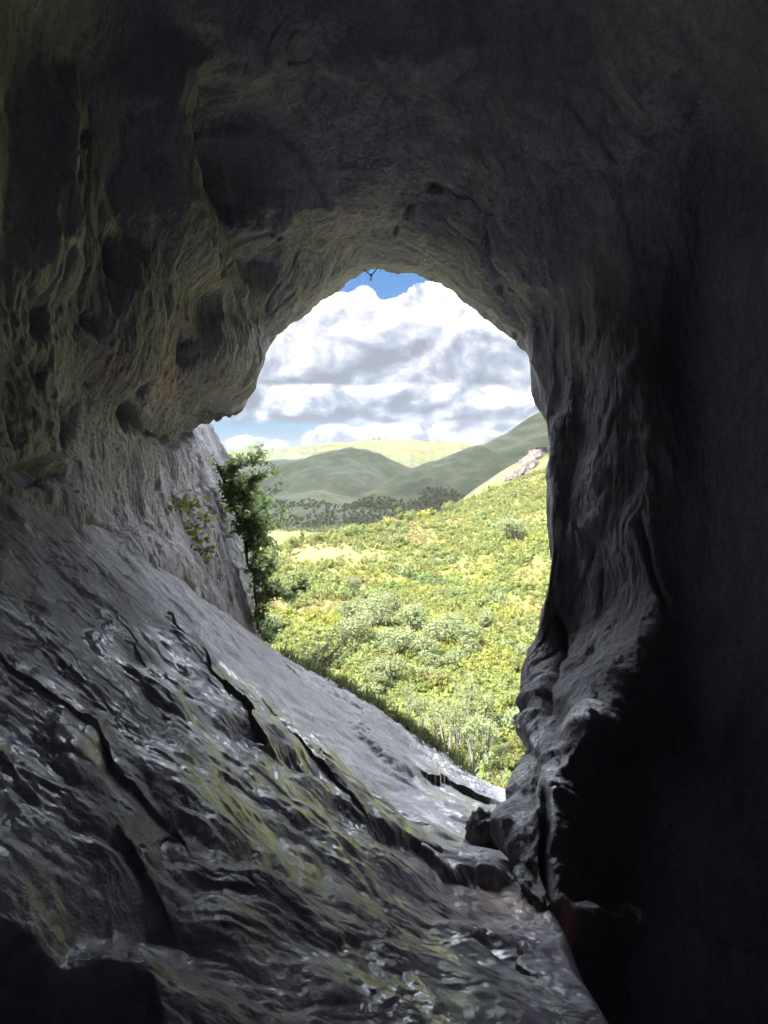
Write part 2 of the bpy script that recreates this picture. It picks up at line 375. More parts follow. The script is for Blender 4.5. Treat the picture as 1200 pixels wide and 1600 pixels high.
def build_floor():
    azs = np.concatenate([np.linspace(-1.75, -0.52, 60)[:-1], np.linspace(-0.52, 0.36, 760), np.linspace(0.36, 1.75, 60)[1:]])
    rs = np.concatenate([np.geomspace(0.25, 1.55, 40)[:-1], np.geomspace(1.55, 15, 880), np.geomspace(15, 21, 16)[1:]])
    AZ, RR = np.meshgrid(azs, rs)
    X = RR * np.sin(AZ); Y = RR * np.cos(AZ)
    z0 = floor_base(X, Y)
    q = np.stack([X, Y, z0], -1)
    sh = X.shape
    # natural wobble of all the lines
    w1 = perlin(q * 2.1).reshape(sh); w2 = perlin(q * 2.1 + 40).reshape(sh); w3 = perlin(q * 7.0).reshape(sh); w4 = perlin(q * 7 + 31).reshape(sh)
    w5 = perlin(q * 19).reshape(sh); Xw = X + 0.16 * w1 + 0.07 * w3 + .02 * w5; Yw = Y + 0.16 * w2 + 0.07 * w4 - .02 * w5
    z = z0.copy()
    for pts, h, L in STEPS:
        P = floor_hit(np.array([p[0] for p in pts], float), np.array([p[1] for p in pts], float))[:, :2]
        d, al = poly_side(Xw, Yw, P)
        ends = sstep(al, 0.0, 0.3) * (1 - sstep(al, 0.88, 1.0))
        if h > 0: z = z + h * ends * np.where(d > 0, np.exp(-d / L) * sstep(d, 0.0, 0.32 if h > 0.2 else 0.12 if h > 0.1 else 0.30), 0)
        else: z = z + h * ends * np.where(d < 0, np.exp(d / L) * sstep(-d, 0.0, 0.18), 0)
    # the ledge in front: everything nearer drops
    P = plane_pt(np.array([-140., 0, 130, 200, 245, 262, 285]), np.array([1300., 1385, 1470, 1508, 1540, 1585, 1640]))[:, :2]
    d, al = poly_side(Xw * 0.4 + X * 0.6, Yw * 0.4 + Y * 0.6, P)
    z = z - 0.75 * sstep(-d, 0.0, 0.10) * sstep(0.9 - np.hypot(X + 0.9, Y - 1.2), 0.0, 0.35)
    # risers and flutes of the rock: long along the dip, sharp on the side away from the mouth
    e = np.array([0.87, 0.49]); c = np.array([-0.49, 0.87])
    a_e = X * e[0] + Y * e[1]; a_c = X * c[0] + Y * c[1]
    mouth = sstep(Y, 6.0, 11.0)
    def saw(period, amp, warp, seed, sharp):
        ph = a_c / period + warp * fbm(np.stack([a_e * 0.45, a_c * 0.9, np.full(sh, seed)], -1) / period * 0.8, 3).reshape(sh)
        fr = ph - np.floor(ph)
        prof = np.where(fr < sharp, sstep(fr, 0, sharp), 1 - (fr - sharp) / (1 - sharp))
        am = sstep(fbm(np.stack([X, Y, np.full(sh, seed + 5)], -1) / period * 0.55, 2).reshape(sh), -0.18, 0.35)
        return amp * prof * am
    edge = 1 - 0.75 * sstep(Y, 9.5, 12.0)
    z = z + 0.13 * perlin(q * 0.55 + 3).reshape(sh) * edge
    z = z + saw(0.85, 0.016, 1.8, 1.0, 0.3) * edge
    z = z + saw(0.36, 0.012, 1.9, 8.0, 0.3) * edge + saw(0.15, 0.008, 1.8, 15.0, 0.3)
    qw = q + 0.22 * np.stack([w1, w2, 0 * w1], -1)
    qe = np.stack([qw @ np.append(e, 0) * 0.68, qw @ np.append(c, 0), z0], -1)
    def billow(p, o):
        t = 0; a = 1.0
        for k in range(o): t = t + a * (np.sqrt(perlin(p).reshape(sh) ** 2 + 0.0012) * 2.0 - 0.45); p = p * 2.07 + 11.7; a *= 0.52
        return t
    flat = sstep(X - 0.06 * Y, 0.1, 1.1)                               # worn smoother along the gully
    z = z + edge * (0.105 - 0.065 * flat) * billow(qe * 1.15, 2) + (0.032 - 0.014 * flat) * edge * billow(qe * 2.9 + 4, 3)
    z = z + 0.010 * fbm(qe * 8.0 + 9, 4).reshape(sh) - 0.012 * (1 - 0.7 * flat) * edge * sstep(perlin(qe * 3.1 + 50).reshape(sh), 0.30, 0.52)
    cr_ = np.stack([X * 0.9 + Y * 0.3, Y * 2.2 - X * 0.8, z0 * 2], -1) + 0.15 * np.stack([w1, w2, w1], -1)
    z = z + (1 - edge) * (0.055 * ridged(cr_ * 2.4, 4).reshape(sh) + 0.045 * fbm(cr_ * 6 + 4, 4, 0.6).reshape(sh) - 0.09 * sstep(perlin(cr_ * 1.7 + 13).reshape(sh), 0.22, 0.45))
    z = z + 0.006 * fbm(qe * 26.0 + 2, 3).reshape(sh)
    V = np.stack([X, Y, z], -1)
    wet = np.clip(0.52 + 1.1 * fbm(q * 0.8 + 12, 3).reshape(sh) + 0.35 * sstep(a_e, -1.5, 2.0), 0, 1)
    wet = wet * np.clip(0.12 + sstep(X + 0.25 * w1, -2.0, -0.9), 0, 1) * (1 - 0.8 * sstep(Y, 6.0, 8.5) * (1 - sstep(X, 0.2, 0.9)))    # dry high up and out by the crest
    tint = np.ones(sh + (3,))
    gy = sstep(fbm(q * 0.8 + 60, 3).reshape(sh), 0.05, 0.4)[..., None]
    tint = tint * (1 - gy) + gy * np.array([1.0, 0.97, 0.98])
    mo = (sstep(Y, 6.8, 10.5) * sstep(-X, -2.4, -1.2))[..., None]; tint = tint * (1 - mo) + mo * np.array([0.22, 0.205, 0.185])       # outer rock painted darker to offset the strong sky light
    px, py = proj(V)
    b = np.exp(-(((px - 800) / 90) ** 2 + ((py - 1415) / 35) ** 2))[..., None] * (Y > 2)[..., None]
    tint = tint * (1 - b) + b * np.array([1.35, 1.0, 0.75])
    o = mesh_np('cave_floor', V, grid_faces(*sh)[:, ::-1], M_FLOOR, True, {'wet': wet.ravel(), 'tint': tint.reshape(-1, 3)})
    tag(o, kind='structure')
    return V
FLOOR_V = build_floor()

S1 = [(450, 1140, 14.0), (408, 1010, 14.0), (397, 920, 14.2), (380, 840, 14.5), (350, 745, 14.8), (322, 672, 14.8), (306, 652, 13.8), (345, 641, 12.8), (372, 632, 12.4), (402, 572, 12.5),
      (430, 520, 12.8), (491, 470, 13.0), (545, 428, 13.1), (590, 415, 13.0), (640, 420, 12.8), (690, 437, 12.6), (740, 467, 12.3), (785, 500, 11.9), (828, 545, 11.4), (850, 640, 10.8),
      (862, 760, 10.2), (860, 860, 9.8), (845, 960, 9.6), (825, 1060, 9.4), (825, 1138, 9.0), (826, 1225, 8.8), (836, 1340, 8.5), (850, 1440, 8.2)]
S2 = [(300, 1020, 9.6), (283, 915, 9.6), (268, 850, 9.9), (262, 800, 10.2), (258, 745, 10.4), (256, 712, 10.5), (254, 692, 10.4), (260, 672, 9.9), (290, 635, 9.6), (330, 575, 9.8),
      (355, 520, 10.1), (395, 430, 10.7), (450, 365, 11.0), (530, 330, 11.0), (610, 325, 10.9), (680, 345, 10.8), (750, 390, 10.6), (812, 430, 10.4), (862, 500, 10.6), (890, 610, 10.2),
      (905, 750, 9.8), (905, 860, 9.5), (895, 970, 9.2), (860, 1060, 8.6), (812, 1138, 7.9), (806, 1235, 7.3), (818, 1330, 6.6), (836, 1430, 6.0)]
S3 = [(110, 910, 6.8), (95, 815, 6.8), (90, 775, 7.0), (90, 735, 7.2), (95, 700, 7.4), (100, 670, 7.5), (104, 640, 7.6), (108, 610, 7.65), (120, 570, 7.7), (150, 490, 7.9),
      (190, 380, 8.2), (245, 250, 8.7), (335, 150, 9.2), (460, 110, 9.4), (590, 110, 9.4), (710, 130, 9.4), (810, 180, 9.2), (890, 250, 9.3), (950, 350, 9.4), (990, 500, 9.2),
      (1010, 680, 8.8), (1010, 850, 8.4), (1000, 980, 8.0), (965, 1080, 7.4), (890, 1170, 6.7), (866, 1270, 5.9), (852, 1390, 5.2), (870, 1500, 4.7)]
S4 = [(-40, 830, 5.3), (-60, 740, 5.3), (-70, 700, 5.4), (-75, 660, 5.5), (-80, 610, 5.6), (-80, 570, 5.7), (-80, 530, 5.8), (-80, 490, 5.9), (-80, 440, 6.0), (-80, 330, 6.2),
      (-60, 180, 6.5), (20, 0, 7.0), (160, -130, 7.5), (350, -180, 7.8), (560, -190, 7.9), (760, -170, 7.8), (920, -110, 7.6), (1050, 0, 7.3), (1140, 150, 8.0), (1190, 350, 8.2),
      (1210, 600, 7.9), (1210, 820, 7.5), (1200, 980, 7.0), (1200, 1100, 7.1), (1215, 1210, 6.8), (1225, 1330, 6.4), (1235, 1450, 6.0), (1240, 1600, 5.6)]
def ring_world(Y, xl, xr, top, zl, zr, n=29):
    """a free ring further in: half a superellipse from the left foot over the top to the right foot"""
    t = np.linspace(math.pi, 0, n); cx = (xl + xr) / 2; hw = (xr - xl) / 2
    zb = np.linspace(zl, zr, n); s = np.sin(t) ** 0.75
    return np.stack([cx + hw * np.sign(np.cos(t)) * np.abs(np.cos(t)) ** 0.75, np.full(n, Y), zb + (top - zb) * s], -1)
PITS = [  # holes, hollows and ribs: pixel, size across and down, depth (+ into the rock)
    (180, 403, 13, 34, 0.30), (286, 541, 11, 24, 0.28), (197, 656, 11, 18, 0.35), (97, 665, 16, 34, 0.25), (62, 742, 44, 16, 0.45), (150, 832, 34, 13, 0.35), (232, 262, 8, 18, 0.12), (140, 205, 9, 16, 0.14),
    (130, 505, 8, 16, 0.12), (40, 500, 12, 26, 0.16), (35, 590, 14, 30, 0.14), (245, 720, 9, 20, 0.16), (215, 610, 8, 18, 0.12), (90, 700, 14, 26, 0.15), (330, 420, 10, 26, 0.12), (318, 370, 9, 18, 0.12),
    (675, 298, 11, 6, 0.22), (631, 327, 7, 9, 0.2), (620, 361, 4, 8, 0.15), (270, 930, 18, 16, 0.25), (375, 245, 80, 75, 0.65), (400, 215, 30, 22, 0.15), (345, 565, 55, 65, -0.22), (60, 300, 50, 160, -0.2), (200, 520, 60, 110, -0.2), (400, 440, 20, 60, 0.22), (470, 300, 80, 70, -0.10),
    (310, 160, 50, 110, 0.25), (980, 420, 45, 120, 0.2), (900, 330, 30, 90, 0.14), (1120, 980, 60, 90, 0.25), (915, 1168, 30, 40, -0.30), (875, 1300, 26, 90, -0.10), (1170, 1200, 40, 70, -0.2),
    (830, 1230, 18, 60, 0.16), (810, 1170, 16, 22, 0.14), (870, 1120, 20, 22, 0.14), (800, 1290, 14, 40, -0.08), (1060, 300, 30, 120, -0.12), (1150, 500, 40, 160, -0.15), (760, 150, 40, 110, 0.08), (690, 200, 40, 80, -0.06)]
CRACKS = [  # grooves and ribs: pixel polyline, half width px, depth
    ([(300, 60), (268, 200), (262, 300), (300, 410), (340, 470)], 34, -0.30), ([(345, 120), (345, 260), (365, 370), (405, 460)], 28, 0.30), ([(215, 150), (200, 300), (215, 420)], 22, 0.16), ([(100, 100), (85, 300), (95, 480)], 20, -0.14),
    ([(758, 340), (765, 400), (785, 455), (812, 505), (832, 545)], 5, 0.14), ([(545, 30), (580, 80), (600, 120), (640, 170)], 10, 0.05), ([(386, 196), (430, 205), (470, 250), (500, 300), (525, 335)], 5, -0.10),
    ([(290, 100), (312, 150), (300, 210), (282, 262)], 7, 0.14), ([(316, 280), (322, 360), (350, 440), (405, 520)], 9, 0.18), ([(160, 360), (165, 420), (160, 500)], 4, 0.10), ([(110, 90), (112, 180), (118, 300)], 6, 0.10),
    ([(305, 690), (308, 740), (318, 800), (350, 880)], 4, 0.14), ([(205, 660), (240, 690), (275, 690), (312, 660)], 5, 0.14), ([(940, 160), (965, 250), (985, 330), (990, 420)], 10, 0.04), ([(870, 950), (880, 1020), (860, 1090), (842, 1120)], 6, 0.14),
    ([(1000, 800), (1020, 900), (1040, 950)], 5, 0.10), ([(852, 1235), (860, 1290), (852, 1350), (864, 1460)], 5, 0.13), ([(905, 1190), (868, 1240)], 4, -0.06), ([(780, 1145), (830, 1105), (870, 1090)], 5, 0.08)]
def build_vault():
    def turned(S, k): return [(x, y, d * (k + (1 - k) * float(sstep(np.array(float(i)), 10, 14)))) for i, (x, y, d) in enumerate(S)]
    rings = [at([p[0] for p in S], [p[1] for p in S], [p[2] for p in S]) for S in (S1, S2, turned(S3, 0.93), turned(S4, 0.84))]
    rings = [np.concatenate([r - np.array([[0, 0, 1.0 if k == 0 else 0] for k in range(28)]), r[-1:] + np.array([[0.4, 0, -4.0]])]) for r in rings]
    rim = rings[0]
    cen = np.array([0.1, 0, -0.4]); out = rim - cen; out[:, 1] = 0; out /= np.linalg.norm(out, axis=1)[:, None]
    out[24:] = np.array([0.93, 0, -0.35])
    f1 = rim + out * 0.35 + np.array([0, 0.55, 0]); f2 = rim + out * 2.2 + np.array([0, 1.3, 0]); f3 = rim + out * 11 + np.array([0, 2.2, 0])
    r5 = ring_world(3.0, -3.6, 4.7, 6.2, 0.0, -6.0); r6 = ring_world(-1.0, -4.0, 4.6, 6.6, 0.0, -6.0); r7 = ring_world(-5.0, -3.4, 3.4, 5.0, 0.0, -4.5); r8 = ring_world(-8.5, -1.6, 1.8, 2.5, 0.6, -2.0); r9 = ring_world(-9.2, 0.0, 0.2, 0.3, 0.2, -0.1)
    C = np.stack([f3, f2, f1] + rings + [r5, r6, r7, r8, r9])            # 12 x 28 x 3
    def span(counts): return np.concatenate([np.linspace(k, k + 1, n, endpoint=False) for k, n in enumerate(counts)] + [[float(len(counts))]])
    ss = span([10, 14, 26, 190, 190, 130, 40, 14, 12, 10, 5]); ts = span([20] + [32] * 26 + [16])
    A = catmull(C, ss); P = catmull(A.transpose(1, 0, 2), ts).transpose(1, 0, 2)
    sh = P.shape[:2]
    N = grid_normals(P); ax = np.array([0.2, 0, 0.0]) - P; ax[..., 1] = 0
    if (N * ax).sum(-1)[80:].mean() < 0: N = -N
    px, py = proj(P)
    vis = (P[..., 1] > 3.5)
    q = P
    w1 = perlin(q * 1.6).reshape(sh); w2 = perlin(q * 1.6 + 20).reshape(sh); w3 = perlin(q * 5).reshape(sh); w4 = perlin(q * 5 + 77).reshape(sh)
    wx = px + 14 * w1 + 6 * w3; wy = py + 18 * w2 + 7 * w4
    dep = np.zeros(sh)
    for x, y, a, b, dd in PITS:
        r = ((wx - x) / a) ** 2 + ((wy - y) / b) ** 2
        dep += -dd * np.exp(-r ** 1.5) * vis
    for pts, hw, dd in CRACKS:
        d, al = poly_side(wx, wy, np.array(pts, float))
        dep += -dd * np.exp(-(d / hw) ** 2) * sstep(al, 0, 0.1) * (1 - sstep(al, 0.85, 1.0)) * vis
    rim_s = np.abs(ss - 3.0)[:, None] + 0 * ts[None, :]
    calm = 0.35 + 0.65 * sstep(rim_s, 0.0, 0.35)                        # keep the rim's outline
    st = q * np.array([1, 1, 0.24])
    left = (ts < 12.5)[None, :] * np.ones(sh)
    ceil_ = (sstep(ts, 11, 12.5) * (1 - sstep(ts, 17, 18.5)))[None, :] * np.ones(sh)
    n_big = fbm(q * np.array([0.75, 0.6, 0.5]) + 4, 3).reshape(sh)
    st2 = (q + 0.18 * np.stack([w1, w2, w1 * 0.5], -1)) * np.array([1, 1, 0.5])
    n_str = ridged(st * 1.5 + 3, 3).reshape(sh); n_med = fbm(st2 * 4.0 + 8, 5, 0.6).reshape(sh)
    n_fin = fbm(q * np.array([12, 12, 7.5]), 3, 0.65).reshape(sh); n_vf = fbm(q * np.array([34, 34, 24]), 2).reshape(sh)
    pit = sstep(perlin(st2 * np.array([5.5, 5.5, 5]) + 9).reshape(sh), 0.30, 0.55); pit2 = sstep(perlin(st2 * np.array([14, 14, 12]) + 19).reshape(sh), 0.28, 0.5)
    cr = np.abs(perlin(st2 * np.array([2.2, 2.2, 1.2]) + 29).reshape(sh)); crack = np.exp(-(cr / 0.03) ** 2) * sstep(perlin(q * 0.9 + 71).reshape(sh), -0.05, 0.25)
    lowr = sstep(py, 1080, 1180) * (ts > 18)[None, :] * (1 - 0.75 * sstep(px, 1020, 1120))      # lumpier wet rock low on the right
    right = sstep(ts, 17.5, 19.5)[None, :] * np.ones(sh)
    dep += calm * (0.32 * n_big + (0.045 - 0.02 * ceil_ - 0.015 * right) * n_str + 0.042 * n_med - 0.05 * left * pit * sstep(n_big, -0.15, 0.2) - (0.010 + 0.014 * left) * pit2 - 0.04 * crack)
    dep += calm * ((0.014 + 0.008 * left) * n_fin + (0.005 + 0.005 * left) * n_vf) + lowr * (0.06 * fbm(q * 1.9 + 33, 3).reshape(sh) + 0.03 * ridged(q * 3.0, 2).reshape(sh) + 0.014 * ridged(q * 8 + 7, 3).reshape(sh))
    V = P + N * dep[..., None]
    # stains, then darkening painted in for light and shade
    tint = np.ones(sh + (3,))
    def blend(mask, col):
        nonlocal tint
        mask = np.clip(mask, 0, 1)[..., None]; tint = tint * (1 - mask) + mask * np.array(col)
    gnoise = fbm(q * np.array([1.3, 1.3, 0.3]) + 5, 3).reshape(sh)
    blend(left * sstep(gnoise, -0.1, 0.35) * sstep(620 - py, 0, 250), (1.0, 1.0, 0.92))      # algae in streaks high on the left
    blend(sstep(gnoise, 0.1, 0.4) * (1 - left) * 0.6, (1.0, 0.98, 0.95))
    blend(np.exp(-(((px - 265) / 18) ** 2 + ((py - 590) / 36) ** 2)) * 0.8, (1.25, 0.85, 0.8))
    blend(np.exp(-(((px - 282) / 12) ** 2 + ((py - 512) / 14) ** 2)) * 0.8, (1.4, 1.05, 0.85))
    blend(np.exp(-(((px - 152) / 12) ** 2 + ((py - 560) / 22) ** 2)) * 0.8, (1.35, 1.05, 0.85))
    dk = np.exp(-(((px - 375 - (py - 380) * 0.22) / 20) ** 2 + ((py - 390) / 120) ** 2))
    blend(dk * 0.8, (0.5, 0.6, 0.7))
    
    blend(sstep(ts, 17.5, 19.5)[None, :] * np.ones(sh) * 0.97, (0.15, 0.145, 0.155))  # right wall colour cut to near black in place of shade
    blend(sstep(ts, 17.5, 19.5)[None, :] * sstep(px, 1040, 1140) * 0.95, (0.9, 0.83, 0.9))  # deeper part painted lighter again, evening out the shade
    blend(lowr * 0.95, (0.14, 0.136, 0.14))  # wet foot of the wall painted near black for shade
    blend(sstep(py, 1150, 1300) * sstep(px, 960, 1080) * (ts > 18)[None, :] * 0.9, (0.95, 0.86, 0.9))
    blend(sstep(8.0 - ts, 0, 2.0)[None, :] * sstep(px, 150, 300) * sstep(py, 600, 720), (0.52, 0.50, 0.44))  # outer left wall darkened in colour to offset the bright sky
    blend(sstep(8.5 - ts, 0, 1.5)[None, :] * sstep(px, 285, 345) * 0.97, (0.15, 0.145, 0.122))  # its outer edge darkened further against the same sky light
    blend(np.exp(-(((px - 884) / 16) ** 2 + ((py - 1440) / 38) ** 2)) * 0.9, (1.3, 0.55, 0.42))
    wet = np.clip(0.15 + 0.85 * lowr + 0.3 * fbm(q * 0.8 + 2, 2).reshape(sh), 0, 1)
    wet = np.maximum(wet, np.exp(-(((px - 918) / 34) ** 2 + ((py - 1165) / 45) ** 2)) * 1.6)
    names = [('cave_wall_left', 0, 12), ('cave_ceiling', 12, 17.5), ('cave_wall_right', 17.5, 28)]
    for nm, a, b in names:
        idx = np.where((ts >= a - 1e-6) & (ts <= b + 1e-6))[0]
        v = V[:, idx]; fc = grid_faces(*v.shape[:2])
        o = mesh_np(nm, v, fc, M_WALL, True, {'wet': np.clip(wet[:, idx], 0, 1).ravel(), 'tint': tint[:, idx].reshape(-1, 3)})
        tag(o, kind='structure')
    return V, ss, ts
VAULT_V, SS, TS = build_vault()
def on_vault(px, py, Ymin=4.5):
    """the point of the rock nearest to that pixel"""
    ok = VAULT_V[..., 1] > Ymin
    x, y = proj(VAULT_V); d = (x - px) ** 2 + (y - py) ** 2 + np.where(ok, 0, 1e9)
    return VAULT_V.reshape(-1, 3)[np.argmin(d)]
def on_floor(px, py):
    x, y = proj(FLOOR_V); d = (x - px) ** 2 + (y - py) ** 2 + np.where(FLOOR_V[..., 1] > 1.0, 0, 1e9)
    return FLOOR_V.reshape(-1, 3)[np.argmin(d)]

# ------------------------------------------------------------------ the land outside
HILLS = [  # ridge line in pixels with its distance, front slope, back slope, rounding
    ([(100, 930, 260), (300, 895, 290), (430, 862, 310), (470, 848, 320), (547, 830, 340), (630, 812, 370), (692, 802, 395), (742, 776, 415), (797, 759, 425), (859, 738, 440), (1000, 690, 470), (1300, 640, 500)], 0.20, 0.55, 5),
    ([(500, 860, 560), (700, 800, 560), (738, 766, 565), (790, 732, 570), (855, 700, 580), (950, 660, 600), (1200, 640, 620)], 0.33, 0.35, 4),
    ([(400, 880, 680), (542, 814, 700), (567, 780, 720), (620, 752, 760), (672, 731, 790), (738, 707, 820), (788, 684, 850), (851, 655, 880), (950, 625, 900), (1200, 640, 900)], 0.40, 0.3, 6),
    ([(100, 860, 600), (300, 846, 600), (430, 828, 600), (480, 818, 610), (540, 812, 620), (600, 808, 630), (680, 806, 640), (800, 830, 640), (1000, 880, 640)], 0.16, 0.25, 4),
    ([(150, 840, 860), (380, 800, 860), (440, 785, 860), (505, 773, 860), (545, 785, 860), (600, 822, 860), (800, 900, 860)], 0.30, 0.35, 6),
    ([(100, 850, 1150), (330, 800, 1150), (397, 762, 1150), (430, 742, 1150), (463, 727, 1160), (505, 714, 1170), (547, 709, 1180), (588, 716, 1190), (620, 728, 1200), (660, 747, 1200), (720, 780, 1200), (900, 850, 1200)], 0.30, 0.3, 8),
    ([(-400, 690, 2000), (0, 700, 2000), (250, 706, 2000), (380, 705, 2000), (463, 697, 2000), (547, 693, 2000), (600, 693, 2000), (622, 689, 2000), (640, 687, 2000), (665, 692, 2000), (697, 692, 2050), (718, 691, 2050), (738, 697, 2050), (775, 690, 2100), (850, 692, 2100), (1300, 680, 2100), (1800, 690, 2100)], 0.17, 0.2, 8)]
def land(X, Y):
    u = 600 + F * X / np.maximum(Y * CP, 1.0)
    u = np.where(Y > 0, u, 600)
    base = -44 - 2.0 * np.sin(X / 70) + 0.006 * np.minimum(Y, 700) - 0.10 * np.maximum(Y - 3000, 0) * 0
    zs = [base]
    for pts, fs, bs, rd in HILLS:
        p = np.array(pts, float); Yr = np.interp(u, p[:, 0], p[:, 2]); py = np.interp(u, p[:, 0], p[:, 1])
        # soften the polyline
        zr = at(np.clip(u, -3000, 4000), py, Yr)[..., 2]
        d = Y - Yr
        prof = np.where(d < 0, fs * (np.sqrt(d * d + (rd * 4) ** 2) - rd * 4), bs * (np.sqrt(d * d + (rd * 3) ** 2) - rd * 3))
        zs.append(zr - prof)
    Z = np.stack(zs); k = 3.0
    mx = Z.max(0); z = mx + k * np.log(np.exp((Z - mx) / k).sum(0)) - 0.0
    near = -9.5 - 1.05 * np.maximum(Y - 15.0, 0) + 0.0 * X
    near = np.where(Y < 60, near, -100)
    z = np.maximum(z, near)
    return z
def land_full(X, Y):
    z = land(X, Y); p = np.stack([X, Y, 0 * X], -1); s = np.clip(Y / 400, 0.15, 4)
    n = fbm(p / 120.0, 4).reshape(X.shape) * 3.0 * s + fbm(p / 18.0, 3).reshape(X.shape) * 0.8 * np.clip(s, 0, 1.5)
    g = ridged(np.stack([X / 210 + Y / 900, Y / 420, 0 * X], -1), 3).reshape(X.shape)
    return z + n * sstep(Y, 60, 140) + 11.0 * (g - 0.6) * sstep(Y, 520, 800) * (1 - 0.6 * sstep(Y, 1400, 1900))
def build_land():
    azs = np.concatenate([np.linspace(-1.25, -0.33, 90)[:-1], np.linspace(-0.33, 0.36, 420), np.linspace(0.36, 1.25, 90)[1:]])
    ds = np.concatenate([np.geomspace(15.2, 90, 40)[:-1], np.geomspace(90, 2500, 560), np.geomspace(2500, 2900, 8)[1:]])
    AZ, DD = np.meshgrid(azs, ds); X = DD * np.tan(AZ); Y = DD
    Z = land_full(X, Y)
    p = np.stack([X, Y, 0 * X], -1); sh = X.shape
    px, py = proj(np.stack([X, Y, Z], -1))
    far = sstep(Y, 470, 560)
    # ground cover: dry gold grass patches, bracken, heather on the far slopes
    lit = np.array([0.075, 0.09, 0.025]); dry = np.array([0.13, 0.105, 0.045]); rough = np.array([0.055, 0.062, 0.028]); heath = np.array([0.032, 0.04, 0.03]); past = np.array([0.024, 0.032, 0.009]); crag = np.array([0.045, 0.04, 0.036])
    n1 = fbm(p / 60, 4).reshape(sh); n2 = fbm(p / 150 + 9, 4).reshape(sh); n3 = fbm(p / 25 + 3, 3).reshape(sh)
    c = np.ones(sh + (3,)) * lit
    def bl(mask, col):
        nonlocal c
        m = np.clip(mask, 0, 1)[..., None]; c = c * (1 - m) + m * col
    bl(sstep(n1, 0.0, 0.35), dry * 0.7)
    bl(np.exp(-(((px - 505) / 75) ** 2 + ((py - 863) / 14) ** 2)) * 1.4, dry)
    bl(far, np.array([0.036, 0.047, 0.018]))
    bl(far * sstep(n2, -0.1, 0.3), rough); bl(far * sstep(n3 + 0.5 * n1, 0.1, 0.4) * 0.7, heath)
    bl(sstep(Y, 1350, 1550), past); bl(sstep(Y, 1350, 1500) * sstep(n1, 0.1, 0.4) * 0.5, dry * 0.4)
    def spot(x, y, a, b, lo, hi, ang=0.0):
        ca, sa = math.cos(ang), math.sin(ang); dx, dy = px - x, py - y
        r = ((dx * ca + dy * sa) / a) ** 2 + ((-dx * sa + dy * ca) / b) ** 2
        return np.exp(-r ** 2) * ((Y > lo) & (Y < hi))
    bl(spot(440, 715, 55, 11, 1300, 2100, -0.1) * 0.9, heath * 0.9); bl(spot(405, 742, 30, 12, 1250, 2100) * 0.8, heath)
    bl(spot(545, 735, 50, 14, 1000, 1300) * sstep(n3, -0.2, 0.2), heath)
    bl(np.exp(-((Y - 590) / 60) ** 2) * (px < 720) * 0.85, np.array([0.035, 0.045, 0.018])); bl(spot(700, 768, 70, 20, 600, 900) * 0.8, np.array([0.028, 0.036, 0.018])); bl(spot(430, 795, 60, 25, 700, 1150) * 0.7, np.array([0.028, 0.036, 0.018]))
    bl(spot(418, 752, 36, 4, 1000, 1300, -0.65) * 0.8, crag)
    bl(spot(630, 713, 22, 6, 1300, 2200, 0.5) * sstep(n3, -0.1, 0.2), crag); bl(spot(648, 728, 10, 4, 1300, 2200), crag)
    bl(spot(650, 700, 60, 14, 1500, 2300) * 0.5, dry * 0.4); bl(spot(760, 703, 40, 8, 1500, 2300) * 0.5, dry * 0.4)
    bl(spot(590, 752, 52, 4, 700, 1000, -0.42) * 0.8, crag * 0.9)
    bl(spot(775, 745, 60, 5, 480, 640, -0.6) * 0.5, crag)
    bl(spot(500, 781, 40, 6, 780, 1000) * 0.6, np.array([0.045, 0.07, 0.02])); bl(((Y > 470) & (Y < 875) & (py > 790) & (px < 640)) * 0.8, np.array([0.03, 0.038, 0.016]))
    m, g, b, out = new_mat('hill_turf')
    a = g.n('ShaderNodeAttribute', attribute_name='tint'); t = g.n('ShaderNodeTexCoord').outputs['Object']
    nn = g.noise(t, 0.35, 6, 0.7); n5 = g.noise(t, 0.05, 5, 0.6)
    cc = g.mix(g.smooth(nn, 0.3, 0.7, 0.5, 0.0), a.outputs['Color'], (0.03, 0.035, 0.012))
    cc = g.mix(g.smooth(n5, 0.45, 0.65, 0.0, 0.3), cc, (0.12, 0.11, 0.045))
    g.L.new(cc, b.inputs['Base Color']); b.inputs['Roughness'].default_value = 0.95; b.inputs['Specular IOR Level'].default_value = 0.1
    bp = g.n('ShaderNodeBump'); bp.inputs['Strength'].default_value = 0.5; bp.inputs['Distance'].default_value = 1.0
    g.L.new(nn, bp.inputs['Height']); g.L.new(bp.outputs[0], b.inputs['Normal'])
    o = mesh_np('hills', np.stack([X, Y, Z], -1), grid_faces(*sh), m, True, {'tint': c.reshape(-1, 3)})
    tag(o, kind='structure')
build_land()

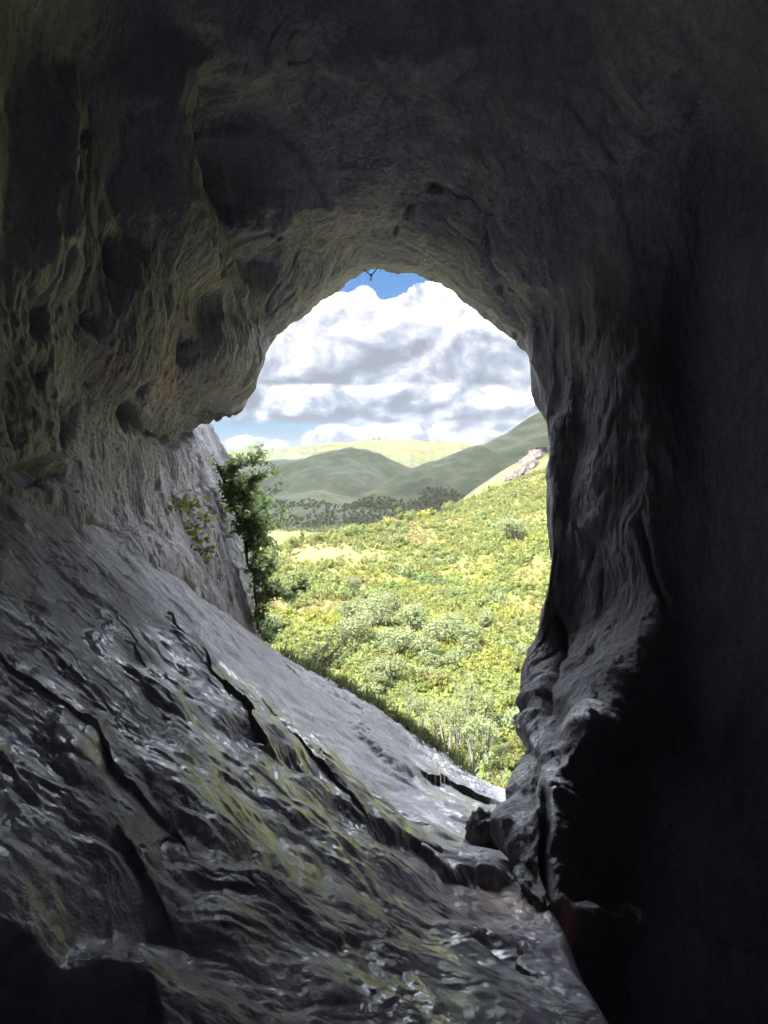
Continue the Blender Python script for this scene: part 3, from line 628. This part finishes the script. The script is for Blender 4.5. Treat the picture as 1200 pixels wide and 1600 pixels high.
# drifting clouds overhead, whose shadows lie on the middle hills (they stand above the cave's view)
def cloud(centre_on_ground, rx, ry, height=650.0):
    c = np.array(centre_on_ground, float); s = (height - c[2]) / SUN_DIR[2]; c = c + SUN_DIR * s
    nu, nv = 72, 36
    u = np.linspace(0, 2 * math.pi, nu, endpoint=False); v = np.linspace(0.02, math.pi - 0.02, nv)
    U, Vv = np.meshgrid(u, v)
    D = np.stack([np.cos(U) * np.sin(Vv), np.sin(U) * np.sin(Vv), np.cos(Vv)], -1)
    n = fbm(D * 2.2 + c / 900, 4).reshape(U.shape)
    r = 1 + 0.45 * n + 0.2 * np.abs(fbm(D * 6 + 3, 2).reshape(U.shape))
    Pt = D * r[..., None] * np.array([rx, ry, 95.0]); Pt[..., 2] = np.where(Pt[..., 2] < 0, Pt[..., 2] * 0.3, Pt[..., 2])
    a = np.arange(nu * nv).reshape(nv, nu); b = np.roll(a, -1, 1)
    fc = np.stack([a[:-1], b[:-1], b[1:], a[1:]], -1).reshape(-1, 4)
    o = mesh_np('cloud', Pt, fc[:, ::-1], M_CLOUD, True); o.location = c; tag(o, kind='structure')
cloud((30, 1010, 0), 330, 330); cloud((165, 730, 20), 150, 150); cloud((-90, 640, -30), 105, 110); cloud((-330, 1560, 20), 160, 130)

# haze of the valley air
def haze():
    x0, x1, y0, y1, z0, z1 = -9500, 9500, -60, 3000, -140, 112
    V = [(x, y, z) for x in (x0, x1) for y in (y0, y1) for z in (z0, z1)]
    Fc = [(0, 1, 3, 2), (4, 6, 7, 5), (0, 4, 5, 1), (2, 3, 7, 6), (0, 2, 6, 4), (1, 5, 7, 3)]
    m = bpy.data.materials.new('haze_air'); m.use_nodes = True; m.node_tree.nodes.clear(); g = NT(m.node_tree)
    out = g.n('ShaderNodeOutputMaterial'); v = g.n('ShaderNodeVolumePrincipled')
    v.inputs['Color'].default_value = (0.92, 0.95, 1.0, 1); v.inputs['Density'].default_value = 0.00003; v.inputs['Anisotropy'].default_value = 0.0
    g.L.new(v.outputs[0], out.inputs['Volume'])
    o = mesh_np('haze', V, Fc, m, False); tag(o, kind='stuff', label='pale haze hanging in the valley air', cat='haze')
haze()

# ------------------------------------------------------------------ vegetation
def leaf_quads(C, size, aspect=1.6, rnd=rng, up=0.0, out=None):
    """one quad leaf per centre, turned at random"""
    n = len(C); a = rnd.normal(size=(n, 3)); a[:, 2] += up
    if out is not None: a = out + 0.42 * a
    a /= np.linalg.norm(a, axis=1)[:, None]
    b = np.cross(a, rnd.normal(size=(n, 3))); b /= np.linalg.norm(b, axis=1)[:, None]
    s = (size * rnd.uniform(0.6, 1.3, n))[:, None]
    l = b * s * aspect * 0.5; w = np.cross(a, b) * s * 0.5
    V = np.stack([C - l, C + w * 0.9 - l * 0.1, C + l, C - w * 0.9 - l * 0.1], 1).reshape(-1, 3)
    return V, np.arange(4 * n).reshape(n, 4)
def tubes(paths, sides=5):
    """tapered tubes along polylines [(points (k,3), r0, r1)] as one vertex and face list"""
    Vs, Fs, o = [], [], 0
    for P, r0, r1 in paths:
        P = np.asarray(P, float); k = len(P); T = np.gradient(P, axis=0); T /= np.maximum(np.linalg.norm(T, axis=1), 1e-9)[:, None]
        ref = np.array([0.31, 0.17, 0.93]); A = np.cross(T, ref); A /= np.maximum(np.linalg.norm(A, axis=1), 1e-6)[:, None]; B = np.cross(T, A)
        rr = np.linspace(r0, r1, k)[:, None, None]; th = np.linspace(0, 2 * math.pi, sides, endpoint=False)
        V = P[:, None] + rr * (np.cos(th)[None, :, None] * A[:, None] + np.sin(th)[None, :, None] * B[:, None])
        a = np.arange(k * sides).reshape(k, sides) + o; b = np.roll(a, -1, 1)
        Fs.append(np.stack([a[:-1], b[:-1], b[1:], a[1:]], -1).reshape(-1, 4)); Vs.append(V.reshape(-1, 3)); o += k * sides
    return np.concatenate(Vs), np.concatenate(Fs)
def crown_points(n, lobes, rnd):
    """leaf positions through the shells of several lobes [(centre, radii)]"""
    k = rnd.integers(0, len(lobes), n); c = np.array([l[0] for l in lobes])[k]; r = np.array([l[1] for l in lobes])[k]
    d = rnd.normal(size=(n, 3)); d /= np.linalg.norm(d, axis=1)[:, None]
    global OUT
    OUT = d * np.array([1, 1, 1.0]); return c + d * r * (rnd.uniform(0.35, 1, n) ** 0.45)[:, None]
def tree_meshes(kind, seed):
    """crown and trunk of one tree, height about 1 (scaled when placed)"""
    rnd = np.random.default_rng(seed)
    if kind == 'round':
        lobes = [((rnd.uniform(-.28, .28), rnd.uniform(-.28, .28), rnd.uniform(.35, .72)), np.array([.24, .24, .22]) * rnd.uniform(.8, 1.25)) for _ in range(9)]; n, sz = 1500, 0.050
    elif kind == 'bush':
        lobes = [((rnd.uniform(-.38, .38), rnd.uniform(-.38, .38), rnd.uniform(.22, .6)), np.array([.26, .26, .26]) * rnd.uniform(.7, 1.25)) for _ in range(7)]; n, sz = 700, 0.085
    elif kind == 'upright':
        lobes = [((rnd.uniform(-.14, .14), rnd.uniform(-.14, .14), rnd.uniform(.3, .88)), np.array([.15, .15, .16]) * rnd.uniform(.7, 1.2)) for _ in range(9)]; n, sz = 800, 0.055
    else:  # sparse
        lobes = [((rnd.uniform(-.2, .2), rnd.uniform(-.2, .2), rnd.uniform(.35, .95)), np.array([.13, .13, .14]) * rnd.uniform(.6, 1.2)) for _ in range(10)]; n, sz = 620, 0.028
    C = crown_points(n, lobes, rnd); C[:, 2] = np.maximum(C[:, 2], 0.05)
    V, Fc = leaf_quads(C, sz, 1.4, rnd, out=OUT)
    lob_t = np.repeat(rnd.uniform(0.8, 1.2, n), 4)
    paths = [(np.array([(0, 0, -0.06), (rnd.normal() * .02, rnd.normal() * .02, .25), (rnd.normal() * .04, rnd.normal() * .04, .62)]), .035, .012)]
    for l in lobes[:7]:
        c = np.array(l[0]); paths.append((np.array([(0, 0, .12), c * .55 + (0, 0, .06), c]), .016, .005))
    return (V, Fc, np.repeat(lob_t[:, None], 3, 1)), tubes(paths, 5)
_TM = {}
def tree(kind, seed, name, mat, pos, h, wide=1.0, label=None, group=None, cat='tree', bark=None):
    key = (kind, seed, mat.name)
    root = empty(name, pos); root.scale = (h * wide, h * wide, h); root.rotation_euler = (0, 0, random.uniform(0, 6.28))
    if key not in _TM:
        (V, Fc, t), (TV, TF) = tree_meshes(kind, seed)
        a = mesh_np('crown', V, Fc, mat, False, {'tint': t}); b = mesh_np('trunk', TV, TF, bark or M_BARK, True)
        _TM[key] = (a, b)
    else:
        a, b = (o.copy() for o in _TM[key]); COL.objects.link(a); COL.objects.link(b)
    a.parent = root; b.parent = root
    tag(root, label, cat, group)
    return root
def ground(px, py, lo=95, hi=2100):
    """where the line of sight through that pixel first meets the land"""
    d = ray(px, py); Ys = np.geomspace(lo, hi, 900); p = d[None, :] * (Ys / d[1])[:, None]
    z = land_full(p[:, 0], p[:, 1]); k = np.argmax(p[:, 2] < z)
    return p[k] * np.array([1, 1, 0]) + np.array([0, 0, z[k]]) if (p[:, 2] < z).any() else None

def scatter_scrub():
    rnd = np.random.default_rng(5)
    # candidate plants on the near hillside
    n = 20000
    Y = np.sqrt(rnd.uniform(95 ** 2, 480 ** 2, n)); az = rnd.uniform(-0.27, 0.36, n); X = Y * np.tan(az)
    u = 600 + F * X / Y; p = np.array(HILLS[0][0], float); Yr = np.interp(u, p[:, 0], p[:, 2])
    keep = Y < Yr + 4
    X, Y = X[keep], Y[keep]; Z = land_full(X, Y); P = np.stack([X, Y, Z], -1)
    px, py = proj(P)
    n1 = fbm(P / 45, 3); n2 = fbm(P / 16 + 7, 2); n3 = fbm(P / 30 + 70, 3)
    meadow = np.exp(-((((px - 510) / 85) ** 2 + ((py - 866) / 15) ** 2)) ** 2)
    keep = rnd.uniform(size=len(P)) > meadow * 0.97
    P, px, py, n1, n2, n3 = (a[keep] for a in (P, px, py, n1, n2, n3))
    m = len(P)
    # kinds of colour: yellow green, sage, russet bracken, dark green
    green = np.array([1.0, 1.0, 1.0]); sage = np.array([0.95, 1.05, 1.35]); rust = np.array([1.25, 0.97, 1.15]); dark = np.array([0.75, 0.88, 1.0]); yell = np.array([1.25, 1.18, 0.9])
    c = np.where((n1 > 0.12)[:, None], yell, green)
    c = np.where(((n3 > 0.16) & (py < 960))[:, None], rust, c); c = np.where((n2 > 0.33)[:, None], sage, c); c = np.where((n2 < -0.42)[:, None], dark, c)
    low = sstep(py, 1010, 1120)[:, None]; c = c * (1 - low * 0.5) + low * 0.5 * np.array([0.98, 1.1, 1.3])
    c = c * rnd.uniform(0.8, 1.2, (m, 1)) * rnd.uniform(0.93, 1.07, (m, 3))
    size = rnd.uniform(0.6, 1.6, m) * np.where(rnd.uniform(size=m) < 0.06, 1.7, 1) * np.where(n2 > 0.33, 1.25, 1) * np.where((n3 > 0.16) & (py < 960), 0.6, 1)
    # templates
    tmpl = []
    for k in range(7):
        lob = [((rnd.uniform(-.7, .7), rnd.uniform(-.7, .7), rnd.uniform(.25, 1.1)), np.array([.55, .55, .5]) * rnd.uniform(.6, 1.2)) for _ in range(5)]
        C = crown_points(64, lob, rnd); V, Fc = leaf_quads(C, 0.36, 1.3, rnd, out=OUT); tmpl.append(V)
    order = np.argsort(-(size / P[:, 1])); ind = order[:230]; rest = order[230:]
    Vs = []; Ts = []
    for k in range(7):
        s = rest[k::7]; ang = rnd.uniform(0, 6.28, len(s)); ca, sa = np.cos(ang), np.sin(ang)
        T = tmpl[k]; sc = size[s]
        vx = (T[None, :, 0] * ca[:, None] - T[None, :, 1] * sa[:, None]) * sc[:, None] + P[s, 0:1]
        vy = (T[None, :, 0] * sa[:, None] + T[None, :, 1] * ca[:, None]) * sc[:, None] + P[s, 1:2]
        vz = T[None, :, 2] * sc[:, None] * 1.05 + P[s, 2:3]
        V = np.stack([vx, vy, vz], -1); Vs.append(V.reshape(-1, 3)); Ts.append(np.repeat(c[s][:, None], T.shape[0], 1).reshape(-1, 3))
    V = np.concatenate(Vs); T = np.concatenate(Ts)
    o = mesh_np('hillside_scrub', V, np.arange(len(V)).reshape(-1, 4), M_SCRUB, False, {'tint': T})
    tag(o, 'dense yellow green scrub with russet patches covering the sunlit hillside', 'scrub', kind='stuff')
    kinds = [('bush', 21), ('bush', 22), ('bush', 23), ('round', 24), ('upright', 25)]
    for q, i in enumerate(ind):
        kd, sd = kinds[q % 5]
        tree(kd, sd, 'bush' if kd == 'bush' else 'tree', M_SAGE if (n2[i] > 0.2 or q % 3 == 0) else M_SCRUB, P[i], size[i] * (2.1 if kd != 'upright' else 2.8), 1.0,
             'leafy green bush among the thick scrub at the foot of the sunlit hillside' if kd == 'bush' else 'small leafy tree among the thick scrub at the foot of the sunlit hillside',
             'bushes at the foot of the hillside' if kd == 'bush' else 'small trees at the foot of the hillside', 'bush' if kd == 'bush' else 'tree')
scatter_scrub()

def placed(px, py, h_px, kind, seed, name, mat, label, group=None, wide=1.0, lo=95, hi=2100, cat='tree', bark=None):
    g = ground(px, py, lo, hi)
    if g is None: return
    return tree(kind, seed, name, mat, g, h_px * g[1] / F, wide, label, group, cat, bark)
placed(808, 848, 46, 'round', 31, 'tree', M_SAGE, 'round pale green tree standing alone high on the hillside near the right rock wall', wide=1.25)
SAGE = [(585, 985, 58), (640, 990, 52), (560, 1010, 55), (690, 1010, 60), (725, 1015, 46), (620, 1025, 50), (665, 1030, 48), (545, 975, 42), (600, 960, 40)]
for i, (x, y, h) in enumerate(SAGE):
    placed(x, y, h, 'round', 32 + i % 3, 'tree', M_SAGE, 'pale sage green tree in the broad clump at the middle of the hillside', 'sage green trees in the middle clump', 1.3)
CREST = [(455, 856, 26), (470, 850, 22), (495, 846, 20), (520, 842, 18), (548, 838, 26), (566, 836, 20), (590, 832, 18), (626, 816, 26), (640, 812, 20), (676, 806, 16), (700, 800, 22), (452, 868, 30), (720, 790, 14), (765, 770, 14)]
for i, (x, y, h) in enumerate(CREST):
    placed(x, y + 2, h, 'upright' if i % 2 else 'round', 36 + i % 2, 'tree', M_SCRUB, 'yellow green tree in the row along the crest of the sunlit hillside', 'trees along the crest of the sunlit hillside', 1.1)
THIN = [(700, 1205, 130), (715, 1165, 95), (680, 1165, 90), (738, 1215, 120), (728, 1120, 80), (760, 1190, 90), (660, 1140, 70), (752, 1130, 70), (640, 1110, 60)]
for i, (x, y, h) in enumerate(THIN):
    placed(x, y + 14, h, 'sparse', 41 + i % 3, 'thin_tree', M_SAGE, 'thin pale stemmed tree with sparse leaves low in the gap beside the right rock', 'thin pale trees low in the gap', 0.9, 60, bark=M_PALEBARK)
SKY = [(390, 705, 9), (398, 704, 10), (425, 701, 6), (583, 693, 8), (592, 693, 10), (600, 693, 8), (574, 693, 6)]
for i, (x, y, h) in enumerate(SKY):
    pt = at(x, y + 2, 1990); pt[2] = float(land_full(pt[0:1], pt[1:2])[0]) - 1
    tree('round', 51, 'tree', M_DARK, pt, h * 1990 / F, 1.2, 'small dark tree on the far left skyline' if i < 3 else 'small dark tree in the cluster on the far hilltop skyline', 'trees on the far left skyline' if i < 3 else 'tree cluster on the far hilltop', 'tree')
pt = ground(490, 712, 1300); tree('round', 51, 'tree', M_DARK, pt, 14, 1.2, 'lone dark tree at the edge of the bright far pasture', None, 'tree')

def far_wood():
    rnd = np.random.default_rng(9); pts = []
    for _ in range(5200):                                              # woods gather low on the slopes, in patches
        x = rnd.uniform(380, 750); y = rnd.uniform(735, 850); g = ground(x, y, 440, 1250)
        if g is None or g[1] < 480: continue
        v = float(fbm(g[None] / 110.0 + 3, 3)[0]) + (y - 783) / 70
        if rnd.uniform() < sstep(np.array(v), -0.05, 0.30): pts.append(g)
    P = np.array(pts); n = len(P); T = crown_points(46, [((rnd.uniform(-.5, .5), rnd.uniform(-.5, .5), rnd.uniform(.4, 1.2)), np.array([.5, .5, .5])) for _ in range(5)], rnd); T, _ = leaf_quads(T, .5, 1.2, rnd, out=OUT)
    s = rnd.uniform(1.0, 2.6, n)[:, None, None] * np.clip(P[:, 1] / 800, 0.7, 1.5)[:, None, None]
    V = (T[None] * s + P[:, None]).reshape(-1, 3)
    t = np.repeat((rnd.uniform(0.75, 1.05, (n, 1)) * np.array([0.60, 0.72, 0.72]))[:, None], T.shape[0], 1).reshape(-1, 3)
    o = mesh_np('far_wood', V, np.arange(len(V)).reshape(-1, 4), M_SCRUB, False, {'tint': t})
    tag(o, 'blue green woods and bushes spread over the shaded middle hills', 'wood', kind='stuff')
far_wood()

# limestone outcrops
def lump(name, pos, size, seed, mat, n=40, rough=0.35, freq=2.0, rot=0.0):
    u = np.linspace(0, 2 * math.pi, n, endpoint=False); v = np.linspace(0.03, math.pi - 0.03, n // 2)
    U, Vv = np.meshgrid(u, v); D = np.stack([np.cos(U) * np.sin(Vv), np.sin(U) * np.sin(Vv), np.cos(Vv)], -1)
    r = 1 + rough * fbm(D * freq + seed * 3.7, 4).reshape(U.shape) + rough * 0.5 * ridged(D * freq * 1.3 + seed, 2).reshape(U.shape) * 0.5
    Pt = D * r[..., None] * np.array(size); a = np.arange(D[..., 0].size).reshape(U.shape); b = np.roll(a, -1, 1)
    fc = np.stack([a[:-1], b[:-1], b[1:], a[1:]], -1).reshape(-1, 4)
    top = np.stack([np.roll(np.arange(n), -i) for i in range(1)], 0)
    o = mesh_np(name, Pt, fc[:, ::-1], mat, True); o.location = pos; o.rotation_euler = (0, 0, rot); return o
for i, (x, y, s) in enumerate([(838, 716, 6.5), (826, 730, 7), (815, 741, 6), (847, 708, 5), (802, 748, 5), (832, 744, 4)]):
    g = ground(x, y, 470, 700)
    if g is None: continue
    lab = ['topmost', 'tall', 'broad', 'small upper', 'lowest', 'small lower'][i]
    tag(lump('rock_outcrop', g, (s, s * 0.8, s * 0.9), 3 + i, M_CRAG, 48, 0.5, 2.6), 'pale pinkish limestone outcrop on the hill slope beside the right rock wall', 'outcrop', 'limestone outcrops on the right slope')

# plants on the cliff edge of the mouth
def cliff_plant(name, spine, spread, nleaf, leaf, mat, label, cat='shrub', seed=0, droop=0.0, nb=16):
    """woody stems fanning from the rock along a spine of points, with leaves along the twigs"""
    rnd = np.random.default_rng(seed); sp = np.asarray(spine, float); base = sp[0]
    root = empty(name, base); paths = []; C = []
    for k in range(nb):
        t = rnd.uniform(0, len(sp) - 1.001); i = int(t); f = t - i; s = sp[i] * (1 - f) + sp[i + 1] * f
        d = rnd.normal(size=3); d /= np.linalg.norm(d); d[0] = abs(d[0]) * 0.9 + 0.25; d[1] *= 0.8; d[2] = d[2] * 0.8 + 0.15 - droop
        L = spread * rnd.uniform(0.5, 1.15); k1 = s + d * L * 0.5; k2 = s + d * L + np.array([0, 0, 0.1 * L])
        ts = np.linspace(0, 1, 7)[:, None]; P = (1 - ts) ** 2 * s + 2 * ts * (1 - ts) * k1 + ts ** 2 * k2 + rnd.normal(size=(7, 3)) * 0.02 * L
        paths.append((P - base, 0.018, 0.004))
        for j in range(5):
            q = P[rnd.integers(2, 7)]; e = q + rnd.normal(size=3) * np.array([0.22, 0.22, 0.16]) * spread
            paths.append((np.array([q, (q + e) / 2 + rnd.normal(size=3) * .02, e]) - base, 0.006, 0.002))
            m = max(4, nleaf // (nb * 5)); tt = rnd.uniform(0.1, 1.1, m)[:, None]; C.append(q + (e - q) * tt + rnd.normal(size=(m, 3)) * 0.055 * spread ** 0.5)
    for a in range(len(sp) - 1): paths.append((np.array([sp[a], (sp[a] + sp[a + 1]) / 2 + rnd.normal(size=3) * .03, sp[a + 1]]) - base, 0.03, 0.02))
    C = np.concatenate(C) - base
    V, Fc = leaf_quads(C, leaf, 1.7, rnd)
    tn = np.repeat(rnd.uniform(0.7, 1.35, (len(C), 1)) * np.array([1, 1, 1]), 4, 0)
    TV, TF = tubes(paths, 5)
    mesh_np('stems', TV, TF, M_BARK, True, parent=root); mesh_np('foliage', V, Fc, mat, False, {'tint': tn}, parent=root)
    tag(root, label, cat); return root
cliff_plant('shrub', at([338, 350, 362], [722, 752, 790], [13.2] * 3), 0.66, 3600, 0.05, M_DARK, 'dark evergreen shrub clinging to the top of the cliff edge under the overhang', seed=1, nb=22)
cliff_plant('shrub', at([362, 374, 384, 392], [785, 815, 850, 895], [13.2] * 4), 0.60, 3400, 0.05, M_DARK, 'dark green shrub halfway down the cliff edge, between the topmost shrub and the branching yew', seed=2, nb=16)
cliff_plant('yew_tree', at([392, 398, 402, 403], [880, 920, 950, 985], [13.0] * 4), 0.54, 3000, 0.046, M_DARK, 'dark yew bush low on the cliff edge above the slab crest', 'shrub', 3, nb=20)
cliff_plant('yew_branch', at([402, 425, 450, 470], [935, 932, 926, 918], [12.9] * 4), 0.28, 1500, 0.045, M_DARK, 'dark leafy branch reaching out sideways over the bright valley', 'branch', 4, nb=16)
cliff_plant('pale_shrub', at([455, 470, 490, 505], [1060, 1035, 1030, 1050], [16.0] * 4), 0.8, 1300, 0.045, M_SAGE, 'pale willowy shrub growing just beyond the slab crest', 'shrub', 5, nb=24)

def wall_plant():
    rnd = np.random.default_rng(12); b = on_vault(278, 775); root = empty('wall_plant', b); off = np.array([0.12, -0.15, 0])
    V, Fc, T = [], [], []; n = 0
    vine = [b - np.array([0, 0, .05])] + [on_vault(x, y) + off for x, y in ((262, 775), (278, 783), (292, 790), (285, 800), (312, 806), (295, 822), (303, 845), (312, 860), (322, 858))]
    paths = [(np.array(vine) - b, 0.009, 0.005)]
    for (x, y, m, s) in [(278, 783, 9, 0.10), (292, 790, 6, 0.09), (312, 806, 8, 0.09), (295, 822, 7, 0.08), (303, 845, 9, 0.10), (312, 860, 8, 0.10), (322, 858, 6, 0.09), (285, 800, 4, 0.07), (262, 775, 3, 0.06)]:
        c = on_vault(x, y) + off
        paths.append((np.array([c - off * 1.4, c - off * .5 + (0, 0, .05), c]) - b, 0.008, 0.004))
        for _ in range(m * 2):
            p = c + rnd.normal(size=3) * np.array([.10, .08, .07]); a = rnd.normal(size=3); a[1] -= 1.1; a[2] += 0.7; a /= np.linalg.norm(a)
            d = np.cross(a, rnd.normal(size=3)); d /= np.linalg.norm(d); w = np.cross(a, d); L = s * rnd.uniform(.35, .7)
            prof = [(-1, 0.02), (-.6, .42), (-.25, .55), (.1, .48), (.5, .30), (1, .02)]
            pts = [p + d * L * t + w * L * q - a * L * .25 * t * t for t, q in prof] + [p + d * L * t - w * L * q - a * L * .25 * t * t for t, q in prof]
            V += pts
            for k in range(5): Fc.append((n + k, n + k + 1, n + 7 + k, n + 6 + k))
            n += 12; T += [np.full(3, rnd.uniform(.7, 1.3))] * 12; paths.append((np.array([c, (c + p) / 2 + (0, 0, .02), p]) - b, .004, .002))
    mesh_np('leaves', np.array(V) - b, Fc, M_FERN, True, {'tint': np.array(T)}, parent=root)
    TV, TF = tubes(paths, 4); mesh_np('stems', TV, TF, M_BARK, True, parent=root)
    tag(root, 'bright yellow green leafy plant growing from the grey cave wall', 'plant')
wall_plant()

def crest_grass():
    rnd = np.random.default_rng(15); Vs = []; T = []
    xs = np.array([430, 520, 560, 600, 650, 700, 735]); ys = np.array([1020, 1066, 1088, 1112, 1148, 1183, 1210])
    for k in range(4200):
        x = rnd.uniform(440, 740) if k % 3 else rnd.uniform(575, 690); y = np.interp(x, xs, ys)
        i = np.argmin((CRX - x) ** 2); p = CRP[i] + rnd.normal(size=3) * np.array([.04, .12, .015]); h = rnd.uniform(.03, .12) * (1 + 0.6 * math.sin(x * .21) * math.sin(x * .07)); d = rnd.normal(size=3) * .05; w = rnd.normal(size=3) * .008
        Vs += [p - w, p + w, p + d + (0, 0, h) + w * .2, p + d + (0, 0, h) - w * .2]; T += [np.full(3, rnd.uniform(.6, 1.3))] * 4
    o = mesh_np('crest_grass', np.array(Vs), np.arange(len(Vs)).reshape(-1, 4), M_GRASS, False, {'tint': np.array(T)})
    tag(o, 'short dark grass and moss along the outer edge of the rock slab', 'grass', kind='stuff')
# the crest of the slab as it came out: per column the vertex that stands highest in view
_x, _y = proj(FLOOR_V); _m = (FLOOR_V[..., 1] > 11.0) & (FLOOR_V[..., 1] < 14)
_cols = np.where(_m, _y, 1e9).argmin(0); CRP = FLOOR_V[_cols, np.arange(FLOOR_V.shape[1])]; CRX = proj(CRP)[0]
crest_grass()

# loose things
b = on_floor(746, 1322)
tag(lump('boulder', b + np.array([0.05, 0, 0.10]), (0.15, 0.17, 0.20), 9, M_BOULDER, 56, 0.35, 2.2), 'dark boulder lying on the pale gully floor against the right rock', 'boulder')
def cord_loop():
    a = at(567, 414, 13.1); c = at(592, 414, 13.1); k = at(579.5, 430, 13.1); e = at(579, 439, 13.1); root = empty('cord_loop', a)
    f = lambda P, r: tubes([(np.array(P) - a, r, r)], 6)
    ts = np.linspace(0, 1, 9)[:, None]
    P = np.concatenate([(1 - ts) ** 2 * a + 2 * ts * (1 - ts) * (a * .4 + k * .6 + np.array([-.03, 0, -.03])) + ts ** 2 * k, ((1 - ts) ** 2 * k + 2 * ts * (1 - ts) * (c * .4 + k * .6 + np.array([.02, 0, -.02])) + ts ** 2 * c)[1:]])
    V, Fc = f(P, .009); mesh_np('loop', V, Fc, M_CORD, True, parent=root)
    V, Fc = f([k + (0, 0, .02), (k + e) / 2 + (.008, 0, 0), e], .010); mesh_np('tail', V, Fc, M_CORD, True, parent=root)
    V, Fc = f([c + (.03, 0, .05), c + (.035, 0, -.03), c + (.02, 0, -.10)], .007); mesh_np('loose_end', V, Fc, M_CORD, True, parent=root)
    V, Fc = tubes([(np.array([k + (-.02, 0, .015), k, k + (.02, 0, -.015)]) - a, .016, .016)], 6); mesh_np('knot', V, Fc, M_CORD, True, parent=root)
    tag(root, 'dark cord loop with a short tail hanging from the top of the cave mouth', 'cord')
cord_loop()
def ring_bolt(px, py, Y, r, label, pos=None):
    p = at(px, py, Y) if pos is None else pos; th = np.linspace(0, 2 * math.pi, 13); root = empty('ring_bolt', p)
    V, Fc = tubes([(np.stack([r * np.cos(th), 0.3 * r * np.sin(th), r * np.sin(th)], -1), r * .22, r * .22)], 6); mesh_np('ring', V, Fc, M_STEEL, True, parent=root)
    V, Fc = tubes([(np.array([(r, 0, 0), (r * 2, .02, .01), (r * 3.5, .05, .02)]), r * .3, r * .3)], 6); mesh_np('shank', V, Fc, M_STEEL, True, parent=root)
    tag(root, label, 'bolt')
ring_bolt(842, 608, 12.6, 0.03, 'small metal ring bolt sticking out of the right edge of the cave mouth')
p = on_vault(759, 336); ring_bolt(0, 0, 0, 0.045, 'small metal ring bolt at the top of the ceiling crack', p + np.array([-.06, -.08, -.04]))
